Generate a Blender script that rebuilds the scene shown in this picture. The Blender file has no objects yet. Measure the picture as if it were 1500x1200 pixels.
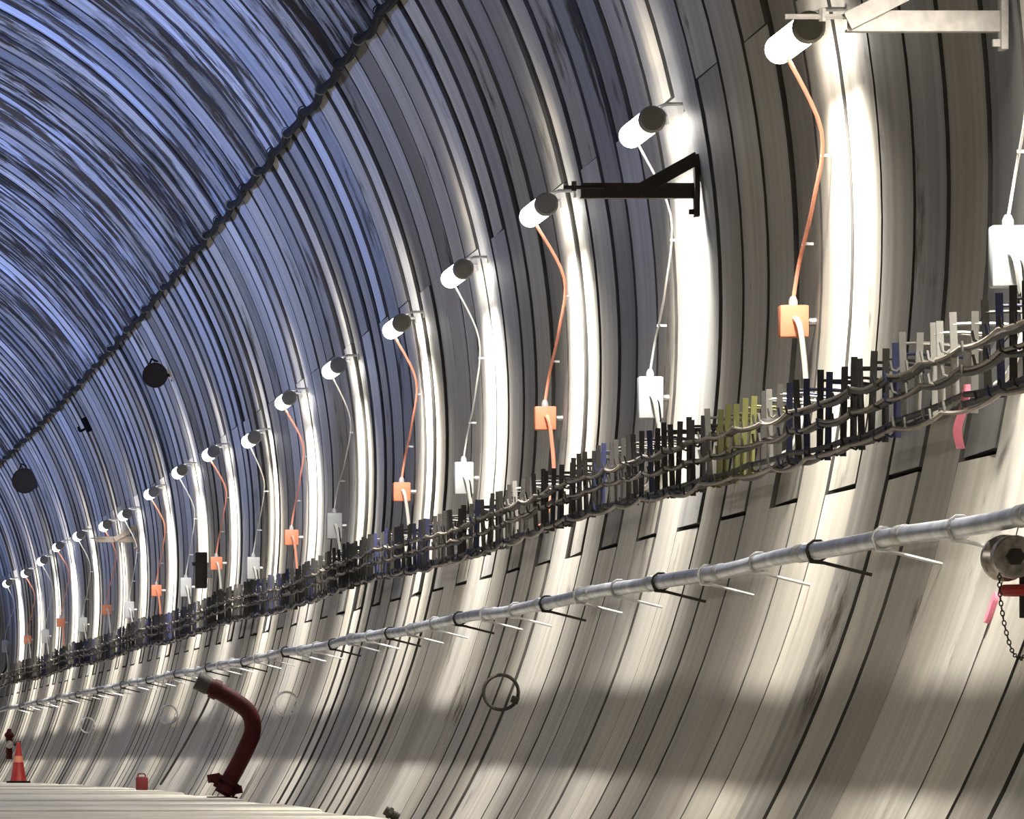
import bpy, bmesh, math, random
from mathutils import Matrix, Vector
random.seed(7)
RAD = math.radians
SC = bpy.context.scene
COL = SC.collection

# ------------------------------------------------------------------ frame of the place
# Tunnel of 6 m radius, lining rings 1 m wide, wall lamps every 6 m. d counts lamp spacings (6 m) from the camera.
R, S, F = 6.0, 6.0, 9678.0
CURVE_X, CURVE_Z = 10.157 * S / F, 2.473 * S / F          # the tunnel bends left and falls gently
CAM_X, CAM_Z = 0.2328 * R, -0.3912 * R

def axis(d):                                              # centre of the tunnel at d
    return Vector((-CURVE_X * d * d, d * S, -CURVE_Z * d * d))

def frame(d):                                             # x right, y along the tunnel, z up
    t = Vector((-2 * CURVE_X * d / S, 1, -2 * CURVE_Z * d / S)).normalized()
    x = t.cross(Vector((0, 0, 1))).normalized()
    z = x.cross(t)
    m = Matrix((x, t, z)).transposed().to_4x4()
    m.translation = axis(d)
    return m

def wallframe(d, deg, r=1.0):                             # x outwards, y along the tunnel, z up the wall
    return frame(d) @ Matrix.Rotation(-RAD(deg), 4, 'Y') @ Matrix.Translation((r * R, 0, 0))

def upframe(d, deg, r=1.0):                               # the same place, but z straight up
    a = RAD(deg)
    return frame(d) @ Matrix.Translation((r * R * math.cos(a), 0, r * R * math.sin(a)))

# ------------------------------------------------------------------ camera
cam = bpy.data.cameras.new('camera')
cam.sensor_fit = 'HORIZONTAL'
cam.sensor_width = 36
cam.lens = F / 1500 * 36
cam.shift_x = (750 + 69.83) / 1500
cam.shift_y = (1040.2 - 600) / 1500
cam.clip_start, cam.clip_end = 0.5, 600
cob = bpy.data.objects.new('camera', cam)
cob.location = (CAM_X, 0, CAM_Z)
cob.rotation_euler = (RAD(90), 0, 0)
COL.objects.link(cob)
SC.camera = cob

# ------------------------------------------------------------------ light
SC.view_settings.view_transform = 'Standard'
SC.view_settings.look = 'None'
SC.view_settings.gamma = 1
SC.view_settings.use_curve_mapping = False
SC.view_settings.exposure = 0.0
world = bpy.data.worlds.new('world')
SC.world = world
world.use_nodes = True
world.node_tree.nodes['Background'].inputs[0].default_value = (0.55, 0.65, 1, 1)
world.node_tree.nodes['Background'].inputs[1].default_value = 0.015

LAMP_UP = 1.1            # what escapes upwards
LAMP_BROAD = 80.0         # its unshielded light spreading wider
LAMP_POWER = 64.0         # each wall lamp, downward wash
LAMP_SPREAD = 76
LAMP_TILT = 12
TUBE_EMIT = 16.0
ADDED_BLUE = 620.0       # added cold floodlights on the unseen opposite wall, for the blue light
LEFT_LAMP = 28.0         # tube lamps along the opposite wall

# ------------------------------------------------------------------ materials
def new_mat(name):
    m = bpy.data.materials.new(name)
    m.use_nodes = True
    n = m.node_tree.nodes
    return m, n, m.node_tree.links, n['Principled BSDF']

def plain(name, col, rough=0.5, metal=0.0, vary=0.15, scale=8.0, spec=0.5):
    m, n, l, b = new_mat(name)
    tc = n.new('ShaderNodeTexCoord')
    nz = n.new('ShaderNodeTexNoise'); nz.inputs['Scale'].default_value = scale; nz.inputs['Detail'].default_value = 4
    l.new(tc.outputs['Object'], nz.inputs['Vector'])
    rp = n.new('ShaderNodeValToRGB')
    rp.color_ramp.elements[0].position = 0.3; rp.color_ramp.elements[1].position = 0.7
    rp.color_ramp.elements[0].color = [c * (1 - vary) for c in col] + [1]
    rp.color_ramp.elements[1].color = [min(1, c * (1 + vary)) for c in col] + [1]
    l.new(nz.outputs['Fac'], rp.inputs['Fac'])
    l.new(rp.outputs['Color'], b.inputs['Base Color'])
    b.inputs['Roughness'].default_value = rough
    b.inputs['Metallic'].default_value = metal
    b.inputs['Specular IOR Level'].default_value = spec
    return m

def emit(name, col, strength):
    m, n, l, b = new_mat(name)
    b.inputs['Base Color'].default_value = (*col, 1)
    b.inputs['Emission Color'].default_value = (*col, 1)
    b.inputs['Emission Strength'].default_value = strength
    return m

def concrete(name, lo, hi, stain, stain_at, rough, ring_vary=0.5, spec=0.5, hue_vary=1.0):
    """cast concrete; UV = (metres along the tunnel, metres round the ring); streaks run round the ring"""
    m, n, l, b = new_mat(name)
    def node(t, **k):
        x = n.new(t)
        for a, v in k.items(): setattr(x, a, v)
        return x
    uv = node('ShaderNodeUVMap')
    oi = node('ShaderNodeObjectInfo')
    mul = node('ShaderNodeMath', operation='MULTIPLY'); mul.inputs[1].default_value = 173.0
    l.new(oi.outputs['Random'], mul.inputs[0])
    cmb = node('ShaderNodeCombineXYZ'); l.new(mul.outputs[0], cmb.inputs[2])
    add = node('ShaderNodeVectorMath', operation='ADD')
    l.new(uv.outputs['UV'], add.inputs[0]); l.new(cmb.outputs[0], add.inputs[1])
    def noise(sx, sy, detail=4, rough_=0.55):
        mp = node('ShaderNodeVectorMath', operation='MULTIPLY'); mp.inputs[1].default_value = (sx, sy, 1)
        l.new(add.outputs[0], mp.inputs[0])
        z = node('ShaderNodeTexNoise'); z.inputs['Scale'].default_value = 1; z.inputs['Detail'].default_value = detail
        z.inputs['Roughness'].default_value = rough_
        l.new(mp.outputs[0], z.inputs['Vector'])
        return z.outputs['Fac']
    streak = noise(6.0, 0.22)
    patch = noise(1.1, 0.8, 6, 0.65)
    fine = noise(22, 9, 3)
    def mix(f, a, c):
        x = node('ShaderNodeMix', data_type='RGBA')
        if hasattr(f, 'links'): l.new(f, x.inputs[0])
        else: x.inputs[0].default_value = f
        for s, v in ((6, a), (7, c)):
            if hasattr(v, 'links'): l.new(v, x.inputs[s])
            else: x.inputs[s].default_value = (*v, 1)
        return x.outputs[2]
    def ramp(v, a, c):
        x = node('ShaderNodeMapRange'); x.inputs[1].default_value = a; x.inputs[2].default_value = c
        l.new(v, x.inputs[0]); return x.outputs[0]
    col = mix(ramp(streak, 0.3, 0.7), lo, hi)
    st = node('ShaderNodeMath', operation='MULTIPLY'); l.new(ramp(patch, stain_at, stain_at + 0.09), st.inputs[0]); l.new(ramp(streak, 0.15, 0.45), st.inputs[1])
    col = mix(st.outputs[0], col, stain)
    # each ring was cast from its own batch: a little darker or lighter than the next
    val = node('ShaderNodeMapRange'); val.inputs[3].default_value = 1 - ring_vary; val.inputs[4].default_value = 1 + ring_vary * 0.35
    wn = node('ShaderNodeTexWhiteNoise', noise_dimensions='1D'); l.new(oi.outputs['Random'], wn.inputs['W'])
    l.new(wn.outputs['Value'], val.inputs[0])
    sc = node('ShaderNodeVectorMath', operation='SCALE'); l.new(col, sc.inputs[0]); l.new(val.outputs[0], sc.inputs['Scale'])
    tn = node('ShaderNodeTexWhiteNoise', noise_dimensions='2D'); c2 = node('ShaderNodeCombineXYZ'); l.new(oi.outputs['Random'], c2.inputs[0]); c2.inputs[1].default_value = 0.37
    l.new(c2.outputs[0], tn.inputs['Vector'])
    hv = hue_vary
    hue = mix(tn.outputs['Value'], (1 - 0.08 * hv, 1 - 0.03 * hv, 1 + 0.09 * hv), (1 + 0.05 * hv, 1.0, 1 - 0.10 * hv))
    tm = node('ShaderNodeVectorMath', operation='MULTIPLY'); l.new(sc.outputs[0], tm.inputs[0]); l.new(hue, tm.inputs[1])
    l.new(tm.outputs[0], b.inputs['Base Color'])
    rr = node('ShaderNodeMapRange'); rr.inputs[3].default_value = rough; rr.inputs[4].default_value = 0.95   # dirt is dull, clean concrete damp
    l.new(st.outputs[0], rr.inputs[0]); l.new(rr.outputs[0], b.inputs['Roughness'])
    sp = node('ShaderNodeMapRange'); sp.inputs[3].default_value = spec; sp.inputs[4].default_value = 0.03
    l.new(st.outputs[0], sp.inputs[0]); l.new(sp.outputs[0], b.inputs['Specular IOR Level'])
    bp = node('ShaderNodeBump'); bp.inputs['Strength'].default_value = 0.25; bp.inputs['Distance'].default_value = 0.01
    l.new(fine, bp.inputs['Height']); l.new(bp.outputs[0], b.inputs['Normal'])
    return m

M = {}
M['lining'] = concrete('lining_concrete', (0.40, 0.375, 0.33), (0.60, 0.57, 0.51), (0.13, 0.11, 0.085), 0.62, 0.6, 0.30, 0.25, 0.35)
M['lining_mid'] = concrete('upper_lining_concrete', (0.38, 0.36, 0.32), (0.60, 0.57, 0.51), (0.10, 0.085, 0.06), 0.59, 0.55, 0.6, 0.3, 0.9)
M['crown'] = concrete('crown_concrete', (0.26, 0.25, 0.23), (0.74, 0.72, 0.69), (0.07, 0.052, 0.034), 0.47, 0.42, 0.55, 0.45)
M['joint'] = plain('joint_sealant_shade', (0.05, 0.046, 0.042), 0.8, vary=0.4, scale=3)  # sealant, darkened further to stand for unlit joint faces
M['shell'] = plain('grout', (0.05, 0.047, 0.042), 0.9)
M['leftwall'] = plain('opposite_wall_concrete', (0.42, 0.40, 0.37), 0.7, vary=0.25, scale=0.6)
M['deck'] = plain('deck_concrete', (0.52, 0.49, 0.41), 0.7, vary=0.18, scale=2.5)
M['tube'] = emit('lamp_tube', (1.0, 0.97, 0.9), TUBE_EMIT)
M['cap'] = plain('lamp_cap_grey', (0.26, 0.24, 0.20), 0.6)
M['housing'] = plain('lamp_housing', (0.55, 0.53, 0.48), 0.5)
M['orange'] = plain('orange_plastic', (0.86, 0.30, 0.17), 0.45, vary=0.08)
M['orange_cable'] = plain('orange_cable', (0.88, 0.36, 0.24), 0.5, vary=0.08)
M['white'] = plain('white_plastic', (0.52, 0.535, 0.56), 0.4, vary=0.05)
M['white_cable'] = plain('pale_cable', (0.72, 0.7, 0.66), 0.5, vary=0.08)
M['black'] = plain('black_rubber', (0.008, 0.008, 0.008), 0.85, spec=0.2)
M['steel'] = plain('galvanised_steel', (0.55, 0.55, 0.55), 0.38, 0.7, 0.25, 14)
M['pipe'] = plain('galvanised_pipe', (0.62, 0.64, 0.70), 0.32, 0.75, 0.3, 5)
M['hanger'] = plain('hanger_steel', (0.045, 0.042, 0.04), 0.6, 0.2, 0.3)
M['hanger_navy'] = plain('hanger_navy', (0.03, 0.035, 0.11), 0.5)
M['hanger_yellow'] = plain('hanger_yellow_green', (0.10, 0.10, 0.022), 0.6)
M['hanger_pale'] = plain('hanger_zinc', (0.26, 0.25, 0.23), 0.45, 0.3)
M['cable_tan'] = plain('dusty_cable', (0.30, 0.26, 0.22), 0.6)
M['cable_dark'] = plain('dark_cable', (0.05, 0.045, 0.045), 0.55)
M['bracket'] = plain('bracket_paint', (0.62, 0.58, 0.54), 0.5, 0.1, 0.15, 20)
M['red'] = plain('dark_red_pipe_paint', (0.045, 0.002, 0.003), 0.6, vary=0.3, spec=0.2)
M['red_bright'] = plain('red_plastic', (0.42, 0.025, 0.018), 0.5)
M['red_dull'] = plain('faded_red', (0.14, 0.008, 0.008), 0.6)
M['rust'] = plain('rusty_iron', (0.035, 0.03, 0.024), 0.7)
M['bronze'] = plain('worn_brass', (0.36, 0.32, 0.29), 0.35, 0.7, 0.5, 25)
M['pink'] = plain('pink_paint', (0.85, 0.25, 0.35), 0.6)
M['dark_paint_and_shade'] = plain('dark_brown_and_shade', (0.035, 0.025, 0.018), 0.6)  # own colour of case and round fittings; stands for shade on brackets

# ------------------------------------------------------------------ mesh helpers
def obj(name, bm, mat, parent=None, mw=None, smooth=35):
    me = bpy.data.meshes.new(name)
    bm.normal_update()
    bm.to_mesh(me); bm.free()
    me.materials.append(M[mat])
    if smooth:
        me.polygons.foreach_set('use_smooth', [True] * len(me.polygons))
        me.set_sharp_from_angle(angle=RAD(smooth))
    return place(name, me, parent, mw)

def place(name, me, parent=None, mw=None):
    o = bpy.data.objects.new(name, me)
    COL.objects.link(o)
    if parent: o.parent = parent
    if mw is not None: o.matrix_local = mw
    return o

def thing(name, mw, label, cat, group=None):
    o = bpy.data.objects.new(name, None)
    o.empty_display_size = 0.1
    COL.objects.link(o)
    o.matrix_world = mw
    return tag(o, label, cat, group)

def tag(o, label, cat, group=None):
    o['label'] = label; o['category'] = cat
    if group: o['group'] = group
    return o

def B(): return bmesh.new()

def box(bm, c, s, rot=None, bevel=0.0):
    vs = bmesh.ops.create_cube(bm, size=1)['verts']
    m = Matrix.Translation(c) @ (rot or Matrix()) @ Matrix.Diagonal((*s, 1))
    bmesh.ops.transform(bm, matrix=m, verts=vs)
    if bevel:
        es = list({e for v in vs for e in v.link_edges})
        bmesh.ops.bevel(bm, geom=es, offset=bevel, segments=2, affect='EDGES', profile=0.5)
    return bm

def tube(bm, pts, r, n=8, cap=True, closed=False):
    pts = [Vector(p) for p in pts]
    k = len(pts); rings = []; up = None
    for i, p in enumerate(pts):
        a = pts[(i - 1) % k] if (closed or i > 0) else p
        c = pts[(i + 1) % k] if (closed or i < k - 1) else p
        t = (c - a).normalized()
        if up is None:
            up = Vector((0, 0, 1)) if abs(t.z) < 0.9 else Vector((1, 0, 0))
        s = t.cross(up).normalized(); up = s.cross(t).normalized()
        rr = r[i] if isinstance(r, (list, tuple)) else r
        rings.append([bm.verts.new(p + (s * math.cos(q) + up * math.sin(q)) * rr) for q in (2 * math.pi * j / n for j in range(n))])
    for i in range(k if closed else k - 1):
        a, c = rings[i], rings[(i + 1) % k]
        for j in range(n):
            bm.faces.new((a[j], a[(j + 1) % n], c[(j + 1) % n], c[j]))
    if cap and not closed:
        bm.faces.new(rings[0][::-1]); bm.faces.new(rings[-1])
    bmesh.ops.recalc_face_normals(bm, faces=bm.faces)
    return bm

def lathe(bm, prof, n=20, axis_='Y', c=(0, 0, 0)):
    """prof: (distance along the axis, radius) from one end to the other"""
    def pt(h, r, q):
        u, v = r * math.cos(q), r * math.sin(q)
        p = {'X': (h, u, v), 'Y': (u, h, v), 'Z': (u, v, h)}[axis_]
        return Vector(p) + Vector(c)
    rows = []
    for h, r in prof:
        rows.append([bm.verts.new(pt(h, max(r, 1e-4), 2 * math.pi * j / n)) for j in range(n)])
    for a, b_ in zip(rows, rows[1:]):
        for j in range(n): bm.faces.new((a[j], a[(j + 1) % n], b_[(j + 1) % n], b_[j]))
    bm.faces.new(rows[0]); bm.faces.new(rows[-1])
    bmesh.ops.recalc_face_normals(bm, faces=bm.faces)
    return bm

def smooth_path(pts, m=6):
    pts = [Vector(p) for p in pts]
    P = [pts[0]] + pts + [pts[-1]]; out = []
    for i in range(1, len(P) - 2):
        for j in range(m):
            t = j / m; a, b_, c, d = P[i - 1:i + 3]
            out.append(0.5 * ((2 * b_) + (c - a) * t + (2 * a - 5 * b_ + 4 * c - d) * t * t + (3 * b_ - a - 3 * c + d) * t ** 3))
    return out + [pts[-1]]

# ------------------------------------------------------------------ the lining: one object per cast segment
NR = 134                                        # rings in all
FIRST = 3.2333 - 1 / 3                          # near edge of the first ring ("even" rings end at d = .40 + k/3)
def shell_mesh(name, a0, a1, d0, d1, r, mat, step=6, dstep=0.5, kind='structure'):
    bm = B(); rows = []
    d = d0
    while d <= d1 + 1e-6:
        fm = frame(d)
        rows.append([bm.verts.new(fm @ Vector((r * math.cos(RAD(a)), 0, r * math.sin(RAD(a))))) for a in
                     [a0 + (a1 - a0) * i / step for i in range(step + 1)]])
        d += dstep
    for p, q in zip(rows, rows[1:]):
        for i in range(step): bm.faces.new((p[i], q[i], q[i + 1], p[i + 1]))
    bmesh.ops.solidify(bm, geom=bm.faces[:], thickness=0.15)
    o = obj(name, bm, mat)
    o['kind'] = kind
    return o

wall_right = shell_mesh('wall_right', -40, 52, 2, 40, R + 0.19, 'shell', 40)
ceiling = shell_mesh('ceiling', 52, 96, 2, 40, R + 0.19, 'shell', 20)
wall_left = shell_mesh('wall_left', 96, 222, -1, 40, R, 'leftwall', 50)

def segment_mesh(a0, a1, tilt, mat):
    """one cast segment: 1 m wide with chamfered edges; tilt = how far the far edge stands proud (m)"""
    w, gap = 1.0, 0.012
    ch, dep = (0.008, 0.012) if a0 == -40 else (0.014, 0.022)
    prof = [(gap, R + 0.17, 0), (gap, R + dep, 0), (gap + ch, R, 1), (w / 2, R - 0.0, 1), (w - gap - ch, R, 1), (w - gap, R + dep, 0), (w - gap, R + 0.17, 0)]
    bm = B(); uvl = bm.loops.layers.uv.new('UVMap')
    n = max(6, int((a1 - a0) / 2.0))
    e0, e1 = [math.degrees((0.012 if q < 0 else 0.003) / R) for q in (a0, a1)]
    angs = [a0 + e0 + (a1 - a0 - e0 - e1) * i / n for i in range(n + 1)]
    rows = []
    for a in angs:
        rows.append([bm.verts.new(((r - tilt * (y - 0.5)) * math.cos(RAD(a)), y, (r - tilt * (y - 0.5)) * math.sin(RAD(a)))) for y, r, _ in prof])
    joint = []                                                    # 1 = side face in the joint, dark sealant with shade painted in
    def face(vs, us, j=1):
        joint.append(j)
        f = bm.faces.new(vs)
        for lp, u in zip(f.loops, us): lp[uvl].uv = u
    k = len(prof)
    for i in range(n):
        for j in range(k):
            j2 = (j + 1) % k
            u = [(prof[j][0], RAD(angs[i]) * R), (prof[j2][0], RAD(angs[i]) * R), (prof[j2][0], RAD(angs[i + 1]) * R), (prof[j][0], RAD(angs[i + 1]) * R)]
            face([rows[i][j], rows[i][j2], rows[i + 1][j2], rows[i + 1][j]], u, 0 if j in (2, 3) else 1)
    for row, a in ((rows[0], angs[0]), (rows[-1][::-1], angs[-1])):
        pr = prof if row is rows[0] else prof[::-1]
        face(row, [(p[0], RAD(a) * R) for p in pr])
    bmesh.ops.recalc_face_normals(bm, faces=bm.faces)
    me = bpy.data.meshes.new('segment')
    bm.to_mesh(me); bm.free()
    me.materials.append(M[mat]); me.materials.append(M['joint'])
    me.polygons.foreach_set('material_index', joint)
    me.polygons.foreach_set('use_smooth', [True] * len(me.polygons))
    me.set_sharp_from_angle(angle=RAD(25))
    return me

TILTS = (-0.036, -0.026, -0.018, -0.012, -0.004)
LOW_TILTS = (-0.016, -0.005, 0.0, 0.003, 0.006)
EVEN = ((-40, -11.9, 'lining', 0), (-11.9, 31.1, 'lining_mid', 0), (31.1, 96, 'crown', 1))
ODD = ((-40, 12.4, 'lining', 0), (12.4, 31.1, 'lining_mid', 0), (31.1, 96, 'crown', 1))
cache = {}
rng = random.Random(3)
for k in range(NR):
    d = FIRST + k / 6
    fm = frame(d)
    for (a0, a1, mat, up) in (EVEN if k % 2 == 0 else ODD):
        ti = rng.choice(range(5))
        key = (a0, a1, ti, mat)
        if key not in cache: cache[key] = segment_mesh(a0, a1, (LOW_TILTS if a0 == -40 else TILTS)[ti], mat)
        s = 1 + rng.uniform(-1, 1) * (0.0007 if a0 == -40 else 0.0014)
        place('segment', cache[key], ceiling if up else wall_right, fm @ Matrix.Diagonal((s, 1, s, 1)))

# ------------------------------------------------------------------ deck
DECK = -0.512 * R
floor = bpy.data.objects.new('floor', None); COL.objects.link(floor); floor['kind'] = 'structure'
bm = B(); box(bm, (0, 0, 0), (2 * 0.845 * R, 4.94, 0.25), bevel=0.03)
slab0 = None
for i in range(28):
    d = 2.2 + i * 5 / 6
    fm = frame(d) @ Matrix.Translation((0, 0, DECK - 0.125 + (0.02 if i % 2 else 0.0)))
    if slab0 is None: slab0 = obj('deck_slab', bm, 'deck', floor, fm)
    else: place('deck_slab', slab0.data, floor, fm)

# ------------------------------------------------------------------ wall lamps
ORD = ['first', 'second', 'third', 'fourth', 'fifth', 'sixth', 'seventh', 'eighth', 'ninth', 'tenth', 'eleventh', 'twelfth', 'thirteenth',
       'fourteenth', 'fifteenth', 'sixteenth', 'seventeenth', 'eighteenth', 'nineteenth', 'twentieth']
LAMPS = [(5.3, 9.84), (6.33, 11.12), (7.31, 10.94), (8.295, 10.82), (9.21, 10.22), (10.32, 10.49), (11.35, 10.69), (12.26, 9.19), (13.34, 10.57), (14.315, 10.88),
         (15.34, 10.54), (16.405, 9.91), (17.23, 10.1), (18.405, 11.02), (19.435, 11.34), (20.315, 10.54), (21.255, 10.04), (22.345, 10.06)]
def lamp_parts(with_meshes=None):
    if with_meshes: return with_meshes
    L = 1.12
    out = []
    bm = B(); lathe(bm, [(0.03, 0.073), (L - 0.08, 0.073)] + [(L - 0.08 + 0.073 * math.sin(RAD(q)), 0.073 * math.cos(RAD(q))) for q in (20, 40, 60, 80)], 20)
    out.append(('lamp_tube', bm, 'tube'))
    bm = B(); lathe(bm, [(-0.03, 0.050), (-0.03, 0.066), (-0.015, 0.079), (0.03, 0.079)], 24)
    out.append(('end_cap', bm, 'cap'))
    bm = B()                                                     # hood over the top of the tube
    rows = []
    for q in range(10, 56, 15):
        c, s = math.cos(RAD(q)), math.sin(RAD(q))
        rows.append([bm.verts.new((rr * c, y, rr * s)) for rr, y in ((0.078, 0), (0.078, L - 0.06), (0.086, L - 0.06), (0.086, 0))])
    for a, b_ in zip(rows, rows[1:]):
        for j in range(4): bm.faces.new((a[j], a[(j + 1) % 4], b_[(j + 1) % 4], b_[j]))
    bm.faces.new(rows[0]); bm.faces.new(rows[-1])
    bmesh.ops.recalc_face_normals(bm, faces=bm.faces)
    out.append(('hood', bm, 'housing'))
    for y in (0.12, L - 0.2):
        bm = B(); tube(bm, [(0.03, y, 0.075), (0.10, y, 0.10), (0.23, y, 0.10)], 0.012, 6)
        box(bm, (0.20, y, 0.10), (0.012, 0.07, 0.09))
        out.append(('mounting_arm', bm, 'steel'))
    return out
def area_light(name, parent, mw, power, col, sx, sy, spread):
    la = bpy.data.lights.new(name, 'AREA')
    la.shape = 'RECTANGLE'; la.size = sx; la.size_y = sy; la.energy = power; la.color = col; la.spread = RAD(spread)
    o = bpy.data.objects.new(name, la); COL.objects.link(o)
    o.parent = parent; o.matrix_local = mw
    return o
def aim(pos, dirn, along):                                       # light matrix: -Z along dirn, X along 'along'
    z = -Vector(dirn).normalized(); x = Vector(along); x = (x - z * x.dot(z)).normalized(); y = z.cross(x)
    m = Matrix((x, y, z)).transposed().to_4x4(); m.translation = pos
    return m
lamp_meshes = None
for i, (d, a) in enumerate([(3.31, 10.5), (4.31, 10.5)] + LAMPS):
    j = i - 2
    if j >= 0: lab = 'white glowing tube lamp on the lining, %s from the right of the lamp row' % ORD[j]
    else: lab = 'tube lamp %s just out of view beyond the right edge' % ('nearer' if j == -2 else 'farther')
    t = thing('tube_lamp', upframe(d, a, 0.965), lab, 'lamp', 'row of tube lamps on the right wall')
    if lamp_meshes is None:
        lamp_meshes = []
        for nm, bm, mt in lamp_parts():
            o = obj(nm, bm, mt, t); lamp_meshes.append((nm, o.data))
    else:
        for nm, me in lamp_meshes: place(nm, me, t)
    ti = RAD(LAMP_TILT)
    area_light('lamp_light', t, aim((0.0, 0.55, -0.085), (math.sin(ti), 0, -math.cos(ti)), (0, 1, 0)), LAMP_POWER, (1, 0.955, 0.87), 1.0, 0.09, LAMP_SPREAD)
    area_light('lamp_light', t, aim((0.0, 0.55, 0.09), (0.12, 0, 1), (0, 1, 0)), LAMP_UP, (1, 0.90, 0.74), 1.0, 0.06, 42)
    area_light('lamp_light', t, aim((-0.02, 0.55, -0.088), (-0.25, 0, -0.97), (0, 1, 0)), LAMP_BROAD, (1, 0.945, 0.84), 1.0, 0.09, 145)

# the opposite wall, out of view to the left: its own row of tube lamps and, farther on, cold floodlights added for the blue light on the upper wall
for i in range(17):
    d = 1.3 + i * 1.5
    t = thing('tube_lamp', frame(d) @ Matrix.Translation((-0.949 * R, 0, 0.176 * R)), 'tube lamp on the opposite wall out of view, %s from the near end' % ORD[i], 'lamp', 'row of tube lamps on the opposite wall')
    for nm, me in lamp_meshes: place(nm, me, t, Matrix.Rotation(math.pi, 4, 'Z') @ Matrix.Translation((0, -1.1, 0)))
    area_light('lamp_light', t, aim((0.1, 0.55, -0.085), (1, 0, -0.6), (0, 1, 0)), LEFT_LAMP, (1, 0.94, 0.83), 1.0, 0.09, 74)
flood_meshes = None
for i in range(11):
    d = 6.8 + i * 1.6
    t = thing('added_floodlight', upframe(d, 176, 0.95), 'added cold flood lamp on the opposite wall out of view, %s from the near end' % ORD[i], 'added_floodlight', 'added floodlights on the opposite wall')
    if flood_meshes is None:
        b1 = B(); box(b1, (0, 0, 0), (0.12, 0.5, 0.34), bevel=0.015)
        b2 = B(); box(b2, (0.065, 0, 0), (0.01, 0.44, 0.28))
        b3 = B(); tube(b3, [(0, -0.28, 0), (-0.14, -0.28, 0.06), (-0.14, 0.28, 0.06), (0, 0.28, 0)], 0.015, 6)
        flood_meshes = [(n_, obj(n_, b_, m_, t).data) for n_, b_, m_ in (('body', b1, 'black'), ('glass', b2, 'white'), ('yoke', b3, 'steel'))]
    else:
        for n_, me in flood_meshes: place(n_, me, t)
    area_light('added_blue_light', t, aim((0.09, 0, 0), (1, 0.0, 0.62), (0, 1, 0)), ADDED_BLUE * (0.4 if i < 2 else 1.0), (0.26, 0.405, 1.0), 0.44, 0.28, 75)  # added source that gives the upper wall its blue light

# ------------------------------------------------------------------ cable rack and its cables
RX = 0.9358 * R
def rack_pos(d):                                                  # height of the rack's hook level drifts up with distance
    return (-0.1812 + 0.004 * math.sin(d * 2.1)) * R
rack = thing('cable_rack', upframe(3.6, -11, 0.95), 'long rack of upright hangers carrying cables along the right wall', 'cable rack')
def hanger_bm():
    bm = B()
    box(bm, (0, 0, 0.175), (0.030, 0.012, 0.41))                   # upright
    tube(bm, [(0.0, 0, 0.33), (0.10, 0, 0.33), (0.29, 0, 0.31)], 0.007, 5)   # stays to the wall
    for z in (0.0, 0.145, 0.24):                                   # hooks for the cables
        tube(bm, [(0, 0, z), (-0.028, 0, z - 0.026), (-0.048, 0, z - 0.018), (-0.054, 0, z + 0.02)], 0.007, 5)
    return bm
hm = {}
for m_ in ('hanger', 'hanger_navy', 'hanger_yellow', 'hanger_pale'):
    o = obj('hanger', hanger_bm(), m_, rack); hm[m_] = o.data
    bpy.data.objects.remove(o)
inv = rack.matrix_world.inverted()
rest = B()
NH = 326
rg = random.Random(11)
for i in range(NH):
    d = 3.75 + i / 18
    dj = d + rg.uniform(-0.006, 0.006)
    mw = frame(dj) @ Matrix.Translation((RX + rg.uniform(-.012, .012), 0, rack_pos(d) + rg.uniform(-.02, .02))) @ Matrix.Rotation(RAD(rg.uniform(-3, 3)), 4, 'Y')
    m_ = 'hanger'
    if 5.52 < d < 5.78: m_ = 'hanger_yellow'
    elif d < 4.72 and d > 4.4: m_ = 'hanger_pale'
    elif rg.random() < 0.16: m_ = 'hanger_navy'
    elif rg.random() < 0.08: m_ = 'hanger_pale'
    if i < 299: place('hanger', hm[m_], rack, inv @ mw)
    else:
        b_ = hanger_bm(); bmesh.ops.transform(b_, matrix=inv @ mw, verts=b_.verts)
        me = bpy.data.meshes.new('tmp'); b_.to_mesh(me); b_.free(); rest.from_mesh(me); bpy.data.meshes.remove(me)
o = obj('far_hangers', rest, 'hanger', rack); o['kind'] = 'stuff'

def long_cable(name, dx, dz, r, mat, label, cat, sag=0.03, period=3, seed=0, d0=3.6, d1=22.6, n=6):
    rr = random.Random(seed); pts = []
    i = 0; step = 1 / 18 / 3
    amps = [rr.uniform(0.3, 1.4) for _ in range(600)]
    wob = [rr.uniform(-1, 1) for _ in range(600)]
    d = d0
    while d < d1:
        u = (d - d0) * 18 / period; k_ = int(u); f = u - k_
        z = rack_pos(d) + dz - sag * amps[k_] * 4 * f * (1 - f) + 0.012 * (wob[k_] * (1 - f) + wob[k_ + 1] * f)
        x = RX + dx + 0.010 * (wob[k_ + 7] * (1 - f) + wob[k_ + 8] * f)
        pts.append(frame(d) @ Vector((x, 0, z))); d += step
    base = pts[0].copy()
    bm = B(); tube(bm, [p - base for p in pts], r, n)
    o = obj(name, bm, mat, None, Matrix.Translation(base))
    return tag(o, label, cat)
long_cable('cable', -0.036, 0.235, 0.008, 'cable_tan', 'dusty tan cable on the topmost hooks of the rack', 'cable', 0.022, 3, 1)
long_cable('cable', -0.036, 0.14, 0.008, 'cable_tan', 'dusty tan cable on the middle hooks of the rack', 'cable', 0.02, 3, 2)
long_cable('cable', -0.038, -0.005, 0.010, 'cable_tan', 'dusty tan cable along the bottom edge of the rack', 'cable', 0.028, 4, 3)
long_cable('cable', -0.020, 0.23, 0.015, 'cable_dark', 'black cable beside the tan one on the topmost hooks', 'cable', 0.02, 3, 4)
long_cable('cable', -0.020, 0.135, 0.014, 'cable_dark', 'black cable beside the tan one on the middle hooks', 'cable', 0.02, 3, 5)
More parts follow.
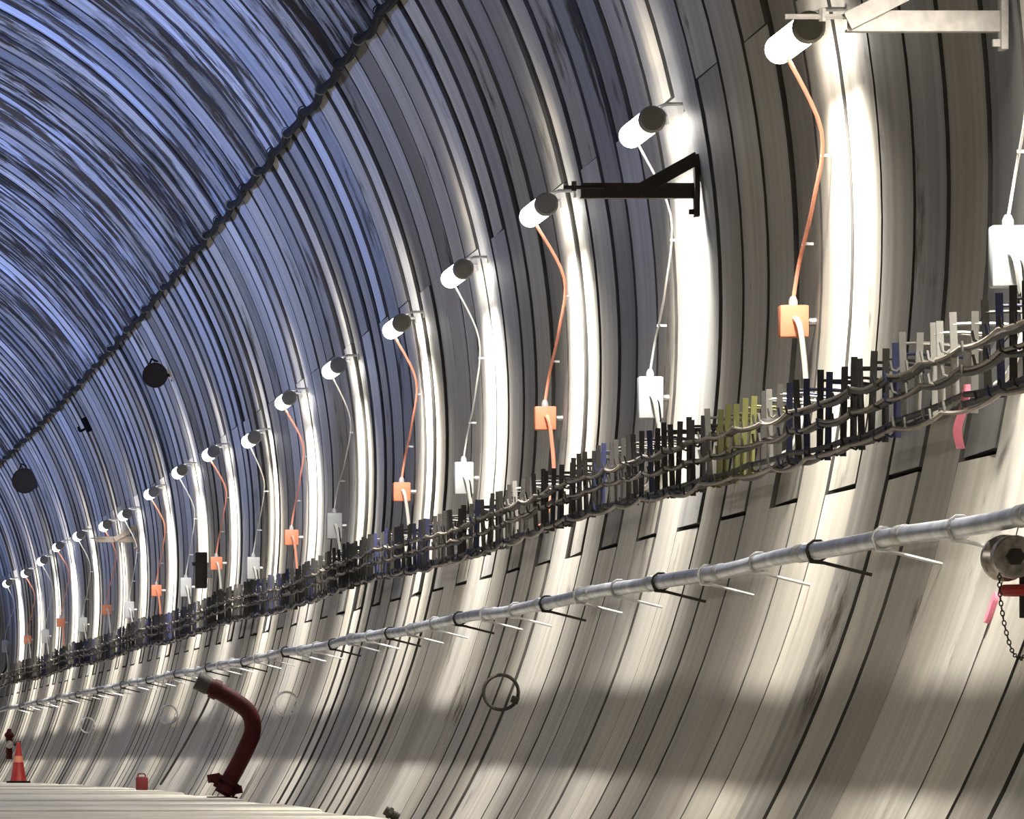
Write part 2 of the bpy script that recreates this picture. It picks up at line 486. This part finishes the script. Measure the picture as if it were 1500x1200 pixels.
long_cable('cable', -0.018, 0.0, 0.016, 'cable_dark', 'black cable beside the tan one on the bottom hooks', 'cable', 0.02, 3, 6)
long_cable('cable', -0.005, 0.03, 0.014, 'cable_dark', 'thick black cable lying behind the uprights near the rack bottom', 'cable', 0.015, 5, 7)

# ------------------------------------------------------------------ junction boxes
BOXES = [(4.515, -4.43), (5.59, -3.15), (6.605, -3.94), (7.625, -2.28), (8.6, -4.1), (9.54, -3.06), (10.765, -3.57), (11.705, -2.92), (12.63, -4.61), (13.71, -2.24),
         (14.665, -3.7), (15.72, -2.54), (16.765, -3.77), (17.745, -2.39), (18.835, -3.33), (19.945, -1.48), (20.765, -2.86), (21.765, -2.23), (23.115, -1.88)]
LP = [(4.31, 10.5)] + LAMPS
for i, (d, a) in enumerate(BOXES):
    orange = i % 2 == 1
    colr = 'orange' if orange else 'white'
    if i == 0: lab = 'white junction box cut by the right edge of the photo'
    else: lab = '%s junction box below the %s lamp from the right' % (colr, ORD[i - 1])
    t = thing('junction_box', upframe(d, a, 0.98), lab, 'junction box', '%s junction boxes below the lamps' % colr)
    w, h, dp = (0.150, 0.165, 0.09) if orange else (0.150, 0.255, 0.09)
    bm = B(); box(bm, (0, 0, 0), (w, dp, h), bevel=0.012)
    obj('box_body', bm, colr, t)
    bm = B(); box(bm, (0, -dp / 2 - 0.006, 0), (w * 0.97, 0.014, h * 0.97), bevel=0.005)
    obj('box_lid', bm, colr, t)
    bm = B(); lathe(bm, [(h / 2 - 0.005, 0.024), (h / 2 + 0.022, 0.024), (h / 2 + 0.045, 0.014)], 12, 'Z', (0.0, 0, 0))
    obj('cable_gland', bm, 'white', t)
    bm = B(); tube(bm, [(0.05, 0.02, 0), (0.14, 0.02, 0)], 0.02, 8); obj('standoff', bm, 'steel', t)
    # cable up to the lamp
    ld, la = LP[i]
    top = t.matrix_world.inverted() @ (upframe(ld, la, 0.965) @ Vector((0.0, 0.80, -0.05)))
    up = [(0.0, 0, h / 2 + 0.03), (0.03, -0.01, h / 2 + 0.22), (0.05, top.y * 0.4, h / 2 + 0.5), (0.05, top.y * 0.7, top.z * 0.72), tuple(top)]
    bm = B(); tube(bm, smooth_path(up), 0.011 if orange else 0.007, 6)
    obj('upper_cable', bm, 'orange_cable' if orange else 'white_cable', t)
    for q in (0.35, 0.7):
        p = smooth_path(up)[int(q * 24)]
        bm = B(); box(bm, p + Vector((0.02, 0, 0)), (0.06, 0.012, 0.014)); obj('cable_clip', bm, 'white', t)
    # cable down to the rack
    zb = rack_pos(d) + 0.16 - (math.sin(RAD(a)) * 0.98 * R)
    lo = [(0, -dp / 2, 0.01), (0.01, -dp / 2 - 0.06, -0.005), (0.03, -dp / 2 - 0.06, -0.10), (0.055, -0.06, zb * 0.6), (-0.0, -0.05, zb), (-0.04, 0.05, zb - 0.05)]
    bm = B(); tube(bm, smooth_path(lo), 0.015, 7); obj('lower_cable', bm, 'orange_cable' if (orange and i % 4 != 1) else 'white_cable', t)
    if not orange:
        lo = [(0.02, -dp / 2, -0.02), (0.03, -dp / 2 - 0.05, -0.04), (0.04, -dp / 2 - 0.05, -0.14), (0.03, -0.06, zb * 0.55), (-0.08, -0.2, zb * 0.8), (-0.16, -0.5, zb)]
        bm = B(); tube(bm, smooth_path(lo), 0.016, 7); obj('black_cable', bm, 'black', t)

# ------------------------------------------------------------------ pipe along the wall
PA, PR = -0.2807, 0.955 * R
pipe = thing('wall_pipe', upframe(3.6, math.degrees(PA), 0.955), 'long grey galvanised pipe running along the right wall below the cable rack', 'pipe')
pin = pipe.matrix_world.inverted()
def pipe_pt(d, dx=0, dz=0):
    w = 0.008 * math.sin(d * 4.1) + 0.004 * math.sin(d * 9.7 + 1)
    return pin @ (frame(d) @ Vector((PR * math.cos(PA) + dx, 0, PR * math.sin(PA) + w + dz)))
d = 3.6
while d < 22.8:
    bm = B(); tube(bm, [pipe_pt(d + 0.5 * q / 4) for q in range(5)], 0.040, 12); obj('pipe_length', bm, 'pipe', pipe)
    bm = B(); tube(bm, [pipe_pt(d - 0.018), pipe_pt(d - 0.017), pipe_pt(d + 0.017), pipe_pt(d + 0.018)], [0.041, 0.045, 0.045, 0.041], 12); obj('coupling', bm, 'steel', pipe)
    d += 0.5
d = 4.02
i = 0
while d < 21.5:
    bm = B()
    p = pipe_pt(d)
    tube(bm, [p + Vector((-0.045, 0, 0)), p + Vector((-0.03, 0, -0.05)), p + Vector((0.03, 0, -0.055)), p + Vector((0.25, 0, -0.11))], 0.009, 6)
    tube(bm, [p + Vector((0.049 * math.cos(q), 0, 0.049 * math.sin(q))) for q in [2 * math.pi * k_ / 10 for k_ in range(10)]], 0.007, 5, closed=True)
    obj('pipe_support', bm, 'steel' if i % 3 else 'rust', pipe)
    d += 1 / 3; i += 1

# ------------------------------------------------------------------ black cable bundle high on the wall
bd = thing('cable_bundle', upframe(5.0, 31.1, 0.985), 'thick black cable bundle tied along the upper wall and sagging between ties', 'cable bundle')
bin_ = bd.matrix_world.inverted()
rr = random.Random(5)
for s_ in range(4):
    ph = rr.uniform(0, 6); pts = []; rad = []
    d = 5.0; last = 0
    while d < 23:
        u = (d - 5) * 3; k_ = int(u); f = u - k_
        sagv = 0.045 * 4 * f * (1 - f) * (0.6 + 0.8 * ((k_ * 37 % 11) / 11))
        a = 31.1 + math.degrees((0.020 * math.sin(s_ * 1.6 + d * 7 + ph) - sagv) / R)
        r_ = R - 0.075 + 0.020 * math.cos(s_ * 1.6 + d * 7 + ph)
        pts.append(bin_ @ (frame(d) @ Vector((r_ * math.cos(RAD(a)), 0, r_ * math.sin(RAD(a))))))
        d += 1 / 24
    bm = B(); tube(bm, pts, 0.020, 6); obj('cable', bm, 'black', bd)
for k_ in range(54):
    d = 5.0 + k_ / 3
    c = bin_ @ (frame(d) @ Vector(((R - 0.075) * math.cos(RAD(31.1)), 0, (R - 0.075) * math.sin(RAD(31.1)))))
    o_ = Vector((math.cos(RAD(31.1)), 0, math.sin(RAD(31.1)))); tn = Vector((-math.sin(RAD(31.1)), 0, math.cos(RAD(31.1))))
    bm = B(); tube(bm, [c + o_ * 0.048 * math.cos(q) + tn * 0.048 * math.sin(q) for q in [2 * math.pi * j / 12 for j in range(12)]], 0.006, 5, closed=True)
    tube(bm, [c + o_ * 0.045, c + o_ * 0.10], 0.010, 5)
    obj('tie', bm, 'hanger_pale' if k_ % 2 else 'rust', bd)

# ------------------------------------------------------------------ wall brackets
def bracket(d, a, arm, rod, strut_at, rise, plate, pz, label, mt='bracket'):
    t = thing('wall_bracket', upframe(d, a, 0.994), label, 'bracket', 'arm brackets on the right wall')
    bm = B(); box(bm, (-0.005, 0, pz), (0.03, 0.10, plate), bevel=0.004)
    box(bm, (-0.03, 0, pz - plate / 2 + 0.03), (0.04, 0.03, 0.03)); obj('wall_plate', bm, mt, t)
    bm = B(); box(bm, (-arm / 2, 0.0, 0.033), (arm, 0.012, 0.086)); box(bm, (-arm / 2, 0.03, -0.006), (arm, 0.07, 0.010)); obj('arm', bm, mt, t)
    n_ = math.hypot(strut_at, rise); an = math.atan2(rise, strut_at)
    bm = B(); box(bm, (-strut_at / 2, -0.02, rise / 2 + 0.03), (n_, 0.012, 0.075), Matrix.Rotation(-an, 4, 'Y')); obj('strut', bm, mt, t)
    bm = B(); tube(bm, [(-arm * 0.8, 0, 0.05), (-arm - rod, 0, 0.05)], 0.012, 6); tube(bm, [(-arm - 0.4 * rod, 0, 0.03), (-arm - 0.4 * rod, 0, 0.085)], 0.016, 6); obj('end_rod', bm, mt, t)
    return t
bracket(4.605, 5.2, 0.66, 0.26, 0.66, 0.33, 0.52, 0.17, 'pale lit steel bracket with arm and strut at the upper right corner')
bracket(6.31, 6.4, 0.67, 0.10, 0.34, 0.19, 0.36, 0.06, 'shade-darkened steel bracket with strut reaching left beside the third lamp', 'dark_paint_and_shade')  # dark colour stands for shade; same steel as the pale bracket
bracket(16.62, 6.0, 0.60, 0.10, 0.34, 0.19, 0.36, 0.06, 'small distant shade-darkened bracket crossing the strips below the twelfth lamp', 'dark_paint_and_shade')  # shade put into the colour here too

# ------------------------------------------------------------------ round hoops low on the wall
for i, (d, a, mt, lab) in enumerate([(7.445, -21.42, 'rust', 'large dark iron hoop standing on the lower wall, nearest of the four'),
                                     (10.95, -21.0, 'white_cable', 'pale grey hoop on the lower wall beside the red pipe'),
                                     (14.26, -20.93, 'steel', 'small grey hoop on the lower wall left of the red pipe'),
                                     (17.475, -21.2, 'steel', 'tiny distant hoop above and right of the traffic cone')]):
    t = thing('wall_hoop', upframe(d, a, 0.978), lab, 'hoop', 'hoops on the lower wall')
    bm = B(); tube(bm, [(0.118 * math.cos(q), 0, 0.118 * math.sin(q)) for q in [2 * math.pi * j / 32 for j in range(32)]], 0.012, 8, closed=True); obj('hoop', bm, mt, t)
    bm = B(); box(bm, (0.105, 0.0, -0.055), (0.075, 0.04, 0.05), Matrix.Rotation(RAD(20), 4, 'Y'), 0.006); obj('foot', bm, mt, t)

# ------------------------------------------------------------------ red standpipe
fd = 11.3
def sec(px, py, d):                                               # cross-section metres of a point seen at px, py at depth d
    X = (px + 69.83 + 10.157 * d) * d / F + 0.2328
    Y = -(py - 1040.2 - 2.473 * d) * d / F - 0.3912
    return X * R, Y * R
pb = sec(326, 1162, fd)
t = thing('red_standpipe', frame(fd) @ Matrix.Translation((pb[0], 0, DECK)), 'dark red bent standpipe rising from the deck against the wall', 'pipe')
def loc(px, py, dy=0):
    x, z = sec(px, py, fd); return Vector((x - pb[0], dy, z - DECK))
path = smooth_path([loc(326, 1164), loc(340, 1138), loc(360, 1100), loc(371, 1070), loc(366, 1045), loc(345, 1027), loc(318, 1011), loc(304, 1004)], 6)
bm = B(); tube(bm, path, 0.088, 16); obj('pipe_body', bm, 'red', t)
def ring_on(p, q, r, w, name, mat):
    p, q = Vector(p), Vector(q); n_ = (q - p).normalized()
    bm = B(); tube(bm, [p - n_ * w, p + n_ * w], r, 16); return obj(name, bm, mat, t)
ring_on(loc(330, 1156), loc(340, 1138), 0.125, 0.03, 'flange', 'red')
ring_on(loc(336, 1145), loc(344, 1131), 0.120, 0.02, 'flange', 'red')
ring_on(loc(316, 1010), loc(304, 1004), 0.105, 0.04, 'coupling', 'red')
ring_on(loc(298, 1001), loc(290, 997), 0.095, 0.07, 'end_cap', 'rust')
bm = B(); tube(bm, [loc(330, 1150), loc(314, 1140)], 0.05, 10); tube(bm, [loc(315, 1146), loc(313, 1134)], 0.07, 10); obj('side_outlet', bm, 'red', t)
bm = B(); tube(bm, [loc(330, 1150), loc(349, 1158)], 0.035, 10); tube(bm, [loc(348, 1152), loc(350, 1163)], 0.05, 10); obj('drain_outlet', bm, 'red', t)
bm = B(); box(bm, (0, 0, 0.015), (0.30, 0.30, 0.03)); obj('base_plate', bm, 'red', t)

# hose hanging on the wall behind the standpipe
hp = [(13.2, -17.5), (13.255, -18.78), (13.30, -20.5), (13.365, -22.13), (13.42, -24.2), (13.485, -26.51), (13.52, -28.3), (13.555, -30.2)]
pts = [frame(d_) @ Vector((0.988 * R * math.cos(RAD(a_)), 0, 0.988 * R * math.sin(RAD(a_)))) for d_, a_ in hp]
bm = B(); b0 = pts[-1].copy(); tube(bm, smooth_path([p - b0 for p in pts]), 0.015, 7)
tag(obj('hose', bm, 'rust', None, Matrix.Translation(b0)), 'thin dark brown hose hanging down the wall left of the red standpipe', 'hose')

# ------------------------------------------------------------------ traffic cone, small red can, hydrant
t = thing('traffic_cone', frame(18.95) @ Matrix.Translation((0.80 * R, 0, DECK + 0.012)), 'red traffic cone with dark foot standing on the deck at far left', 'traffic cone')
bm = B(); box(bm, (0, 0, 0.02), (0.40, 0.40, 0.04), bevel=0.012); obj('foot', bm, 'black', t)
bm = B(); lathe(bm, [(0.04, 0.15), (0.06, 0.135), (0.70, 0.03), (0.71, 0.015)], 20, 'Z'); obj('cone_body', bm, 'red_bright', t)
bm = B(); lathe(bm, [(0.36, 0.0895), (0.361, 0.0905), (0.47, 0.0725), (0.471, 0.071)], 20, 'Z'); obj('collar', bm, 'orange', t)
t = thing('red_can', frame(13.6) @ Matrix.Translation((0.818 * R, 0, DECK + 0.012)), 'small dark red can standing on the deck left of the standpipe', 'can')
bm = B(); box(bm, (0, 0, 0.085), (0.15, 0.12, 0.17), bevel=0.02); obj('can_body', bm, 'red_dull', t)
bm = B(); tube(bm, smooth_path([(-0.05, 0, 0.165), (-0.04, 0, 0.205), (0.03, 0, 0.205), (0.045, 0, 0.165)]), 0.010, 6); obj('handle', bm, 'red_dull', t)
t = thing('wall_hydrant', upframe(20.9, -24.05, 0.955), 'tiny rust red hydrant on the wall at the left edge', 'hydrant')
bm = B(); lathe(bm, [(-0.28, 0.06), (0.12, 0.06), (0.16, 0.09), (0.2, 0.09), (0.24, 0.05), (0.30, 0.03)], 14, 'Z'); obj('body', bm, 'red', t)
bm = B(); tube(bm, [(0, 0, 0.02), (0.22, 0, 0.02)], 0.045, 10); obj('wall_pipe', bm, 'rust', t)
bm = B(); lathe(bm, [(-0.14, 0.075), (-0.10, 0.075), (-0.08, 0.05), (0, 0.05)], 14, 'Y'); obj('outlet', bm, 'bronze', t)

# ------------------------------------------------------------------ hose valve with chain at the right edge
t = thing('hose_valve', upframe(4.18, -17.5, 0.965), 'brass hose valve with red wheel and hanging chain at the right edge', 'valve')
k_ = 0.0026                                                       # metres per photo pixel here
bm = B(); lathe(bm, [(-0.16, 0.075), (-0.155, 0.082), (-0.08, 0.082), (-0.075, 0.066), (0.02, 0.066), (0.05, 0.09), (0.10, 0.09)], 22, 'Y', (-0.0, 0, 0)); obj('valve_body', bm, 'bronze', t)
bm = B(); lathe(bm, [(-0.19, 0.02), (-0.187, 0.034), (-0.158, 0.036)], 6, 'Y'); obj('cap_nut', bm, 'rust', t)
bm = B(); tube(bm, [(0.02, 0.05, 0), (0.20, 0.05, 0.01)], 0.055, 14); obj('inlet_pipe', bm, 'steel', t)
bm = B(); lathe(bm, [(-0.23, 0.016), (-0.05, 0.016)], 8, 'Z', (0.055, -0.02, 0)); obj('spindle', bm, 'rust', t)
bm = B(); tube(bm, [(0.055 + 0.075 * math.cos(q), -0.02 + 0.075 * math.sin(q), -0.125) for q in [2 * math.pi * j / 20 for j in range(20)]], 0.022, 8, closed=True)
box(bm, (0.055, -0.02, -0.125), (0.15, 0.03, 0.02)); box(bm, (0.055, -0.02, -0.125), (0.03, 0.15, 0.02)); obj('hand_wheel', bm, 'red_bright', t)
ch = smooth_path([(-0.055, -0.13, -0.06), (-0.052, -0.13, -0.15), (-0.035, -0.13, -0.26), (-0.005, -0.13, -0.36), (0.03, -0.13, -0.385), (0.06, -0.13, -0.33), (0.075, -0.13, -0.2)], 6)
bm = B()
for i, p in enumerate(ch[:-1]):
    q = ch[i + 1]; n_ = (q - p).normalized(); sd = n_.cross(Vector((0, 1, 0))).normalized() if i % 2 else Vector((0, 1, 0))
    c = (p + q) / 2; hl = (q - p).length * 0.62
    tube(bm, [c + n_ * hl * math.cos(w) + sd * 0.007 * math.sin(w) for w in [2 * math.pi * j / 8 for j in range(8)]], 0.0026, 4, closed=True)
obj('chain', bm, 'rust', t)

# ------------------------------------------------------------------ dark fittings high on the wall
def horn(d, a, r, label, drop):
    t = thing('round_fitting', upframe(d, a, 0.967), label, 'wall fitting', 'dark round fittings high on the wall')
    bm = B(); lathe(bm, [(0.0, r * 0.93), (-0.02, r), (0.0, r), (0.12, r * 0.55), (0.24, r * 0.28), (0.34, r * 0.26)], 24); obj('horn', bm, 'dark_paint_and_shade', t)
    bm = B(); lathe(bm, [(0.32, r * 0.36), (0.46, r * 0.36), (0.48, r * 0.25)], 18); obj('driver', bm, 'dark_paint_and_shade', t)
    bm = B(); tube(bm, [(0.0, 0.3, 0.0), (0.12, 0.3, drop), (0.30, 0.3, drop)], 0.022, 8); box(bm, (0.24, 0.3, drop), (0.02, 0.12, 0.16)); obj('mounting_arm', bm, 'black', t)
    bm = B(); tube(bm, [(-r * 0.5, 0.05, r * 0.6), (-r * 0.2, 0.2, r * 1.35), (0.05, 0.3, r * 1.2)], 0.014, 6); obj('lead', bm, 'black', t)
horn(14.285, 23.54, 0.165, 'dark round horn-shaped fitting high on the blue-lit wall, nearer of two', 0.02)
horn(20.065, 25.05, 0.235, 'dark round horn-shaped fitting at the left edge of the blue-lit wall', -0.04)
t = thing('wall_hook', upframe(17.11, 25.5, 0.985), 'small dark hook bracket on the blue-lit wall between the two round fittings', 'hook')
bm = B(); box(bm, (0.0, 0, 0), (0.10, 0.05, 0.24), Matrix.Rotation(RAD(-25), 4, 'Y'), 0.01); obj('back_plate', bm, 'black', t)
bm = B(); tube(bm, smooth_path([(0, 0, -0.05), (-0.10, 0, -0.10), (-0.13, 0, -0.03)]), 0.02, 7); obj('hook_arm', bm, 'black', t)

# ------------------------------------------------------------------ small things on the lower wall
t = thing('equipment_case', upframe(14.0, -2.62, 0.968), 'dark brown equipment case on the wall between the white and orange junction boxes', 'equipment case')
bm = B(); box(bm, (0, 0, 0), (0.15, 0.16, 0.46), bevel=0.015); obj('case_body', bm, 'dark_paint_and_shade', t)
bm = B(); box(bm, (-0.09, -0.02, 0.08), (0.05, 0.05, 0.05), bevel=0.01); obj('knob', bm, 'dark_paint_and_shade', t)
bm = B(); box(bm, (0.10, 0, 0), (0.08, 0.08, 0.2)); obj('wall_mount', bm, 'steel', t)
t = thing('anchor_stub', wallframe(8.23, -30.6, 0.985), 'short dark anchor stub at the foot of the wall', 'anchor')
bm = B(); tube(bm, [(0.10, 0, 0), (-0.03, 0, 0.0)], 0.035, 10); obj('stub', bm, 'rust', t)
bm = B(); lathe(bm, [(0.0, 0.05), (0.025, 0.05)], 6, 'X'); obj('nut', bm, 'rust', t)
bm = B()
rows = []
for i in range(7):
    a_ = -18.0 - i * 0.2
    rows.append([bm.verts.new(frame(4.395 + (y if abs(i - 3) < 3 else y * .6)) @ Vector(((R - 0.022 + q) * math.cos(RAD(a_)), 0, (R - 0.022 + q) * math.sin(RAD(a_))))) for y, q in ((-.005, 0), (.007, 0), (.007, .02), (-.005, .02))])
for a_, b_ in zip(rows, rows[1:]):
    for j in range(4): bm.faces.new((a_[j], a_[(j + 1) % 4], b_[(j + 1) % 4], b_[j]))
bm.faces.new(rows[0]); bm.faces.new(rows[-1]); bmesh.ops.recalc_face_normals(bm, faces=bm.faces)
tag(obj('paint_mark', bm, 'pink'), 'small pink paint mark on the lower wall near the hose valve', 'paint mark')
w0 = frame(4.43) @ Vector((RX - 0.02, 0, rack_pos(4.43) - 0.02))
bm = B(); pp = smooth_path([(0.02, 0, 0.10), (0.0, 0, 0.0), (-0.02, 0.02, -0.08), (-0.01, 0, -0.16)])
rows = [[bm.verts.new(p + Vector((x, y, 0))) for x, y in ((-.018, -.002), (.018, -.002), (.018, .002), (-.018, .002))] for p in pp]
for a_, b_ in zip(rows, rows[1:]):
    for j in range(4): bm.faces.new((a_[j], a_[(j + 1) % 4], b_[(j + 1) % 4], b_[j]))
bm.faces.new(rows[0]); bm.faces.new(rows[-1]); bmesh.ops.recalc_face_normals(bm, faces=bm.faces)
tag(obj('ribbon', bm, 'pink', None, Matrix.Translation(w0)), 'pink marking ribbon hanging from the cable rack at the right edge', 'ribbon')
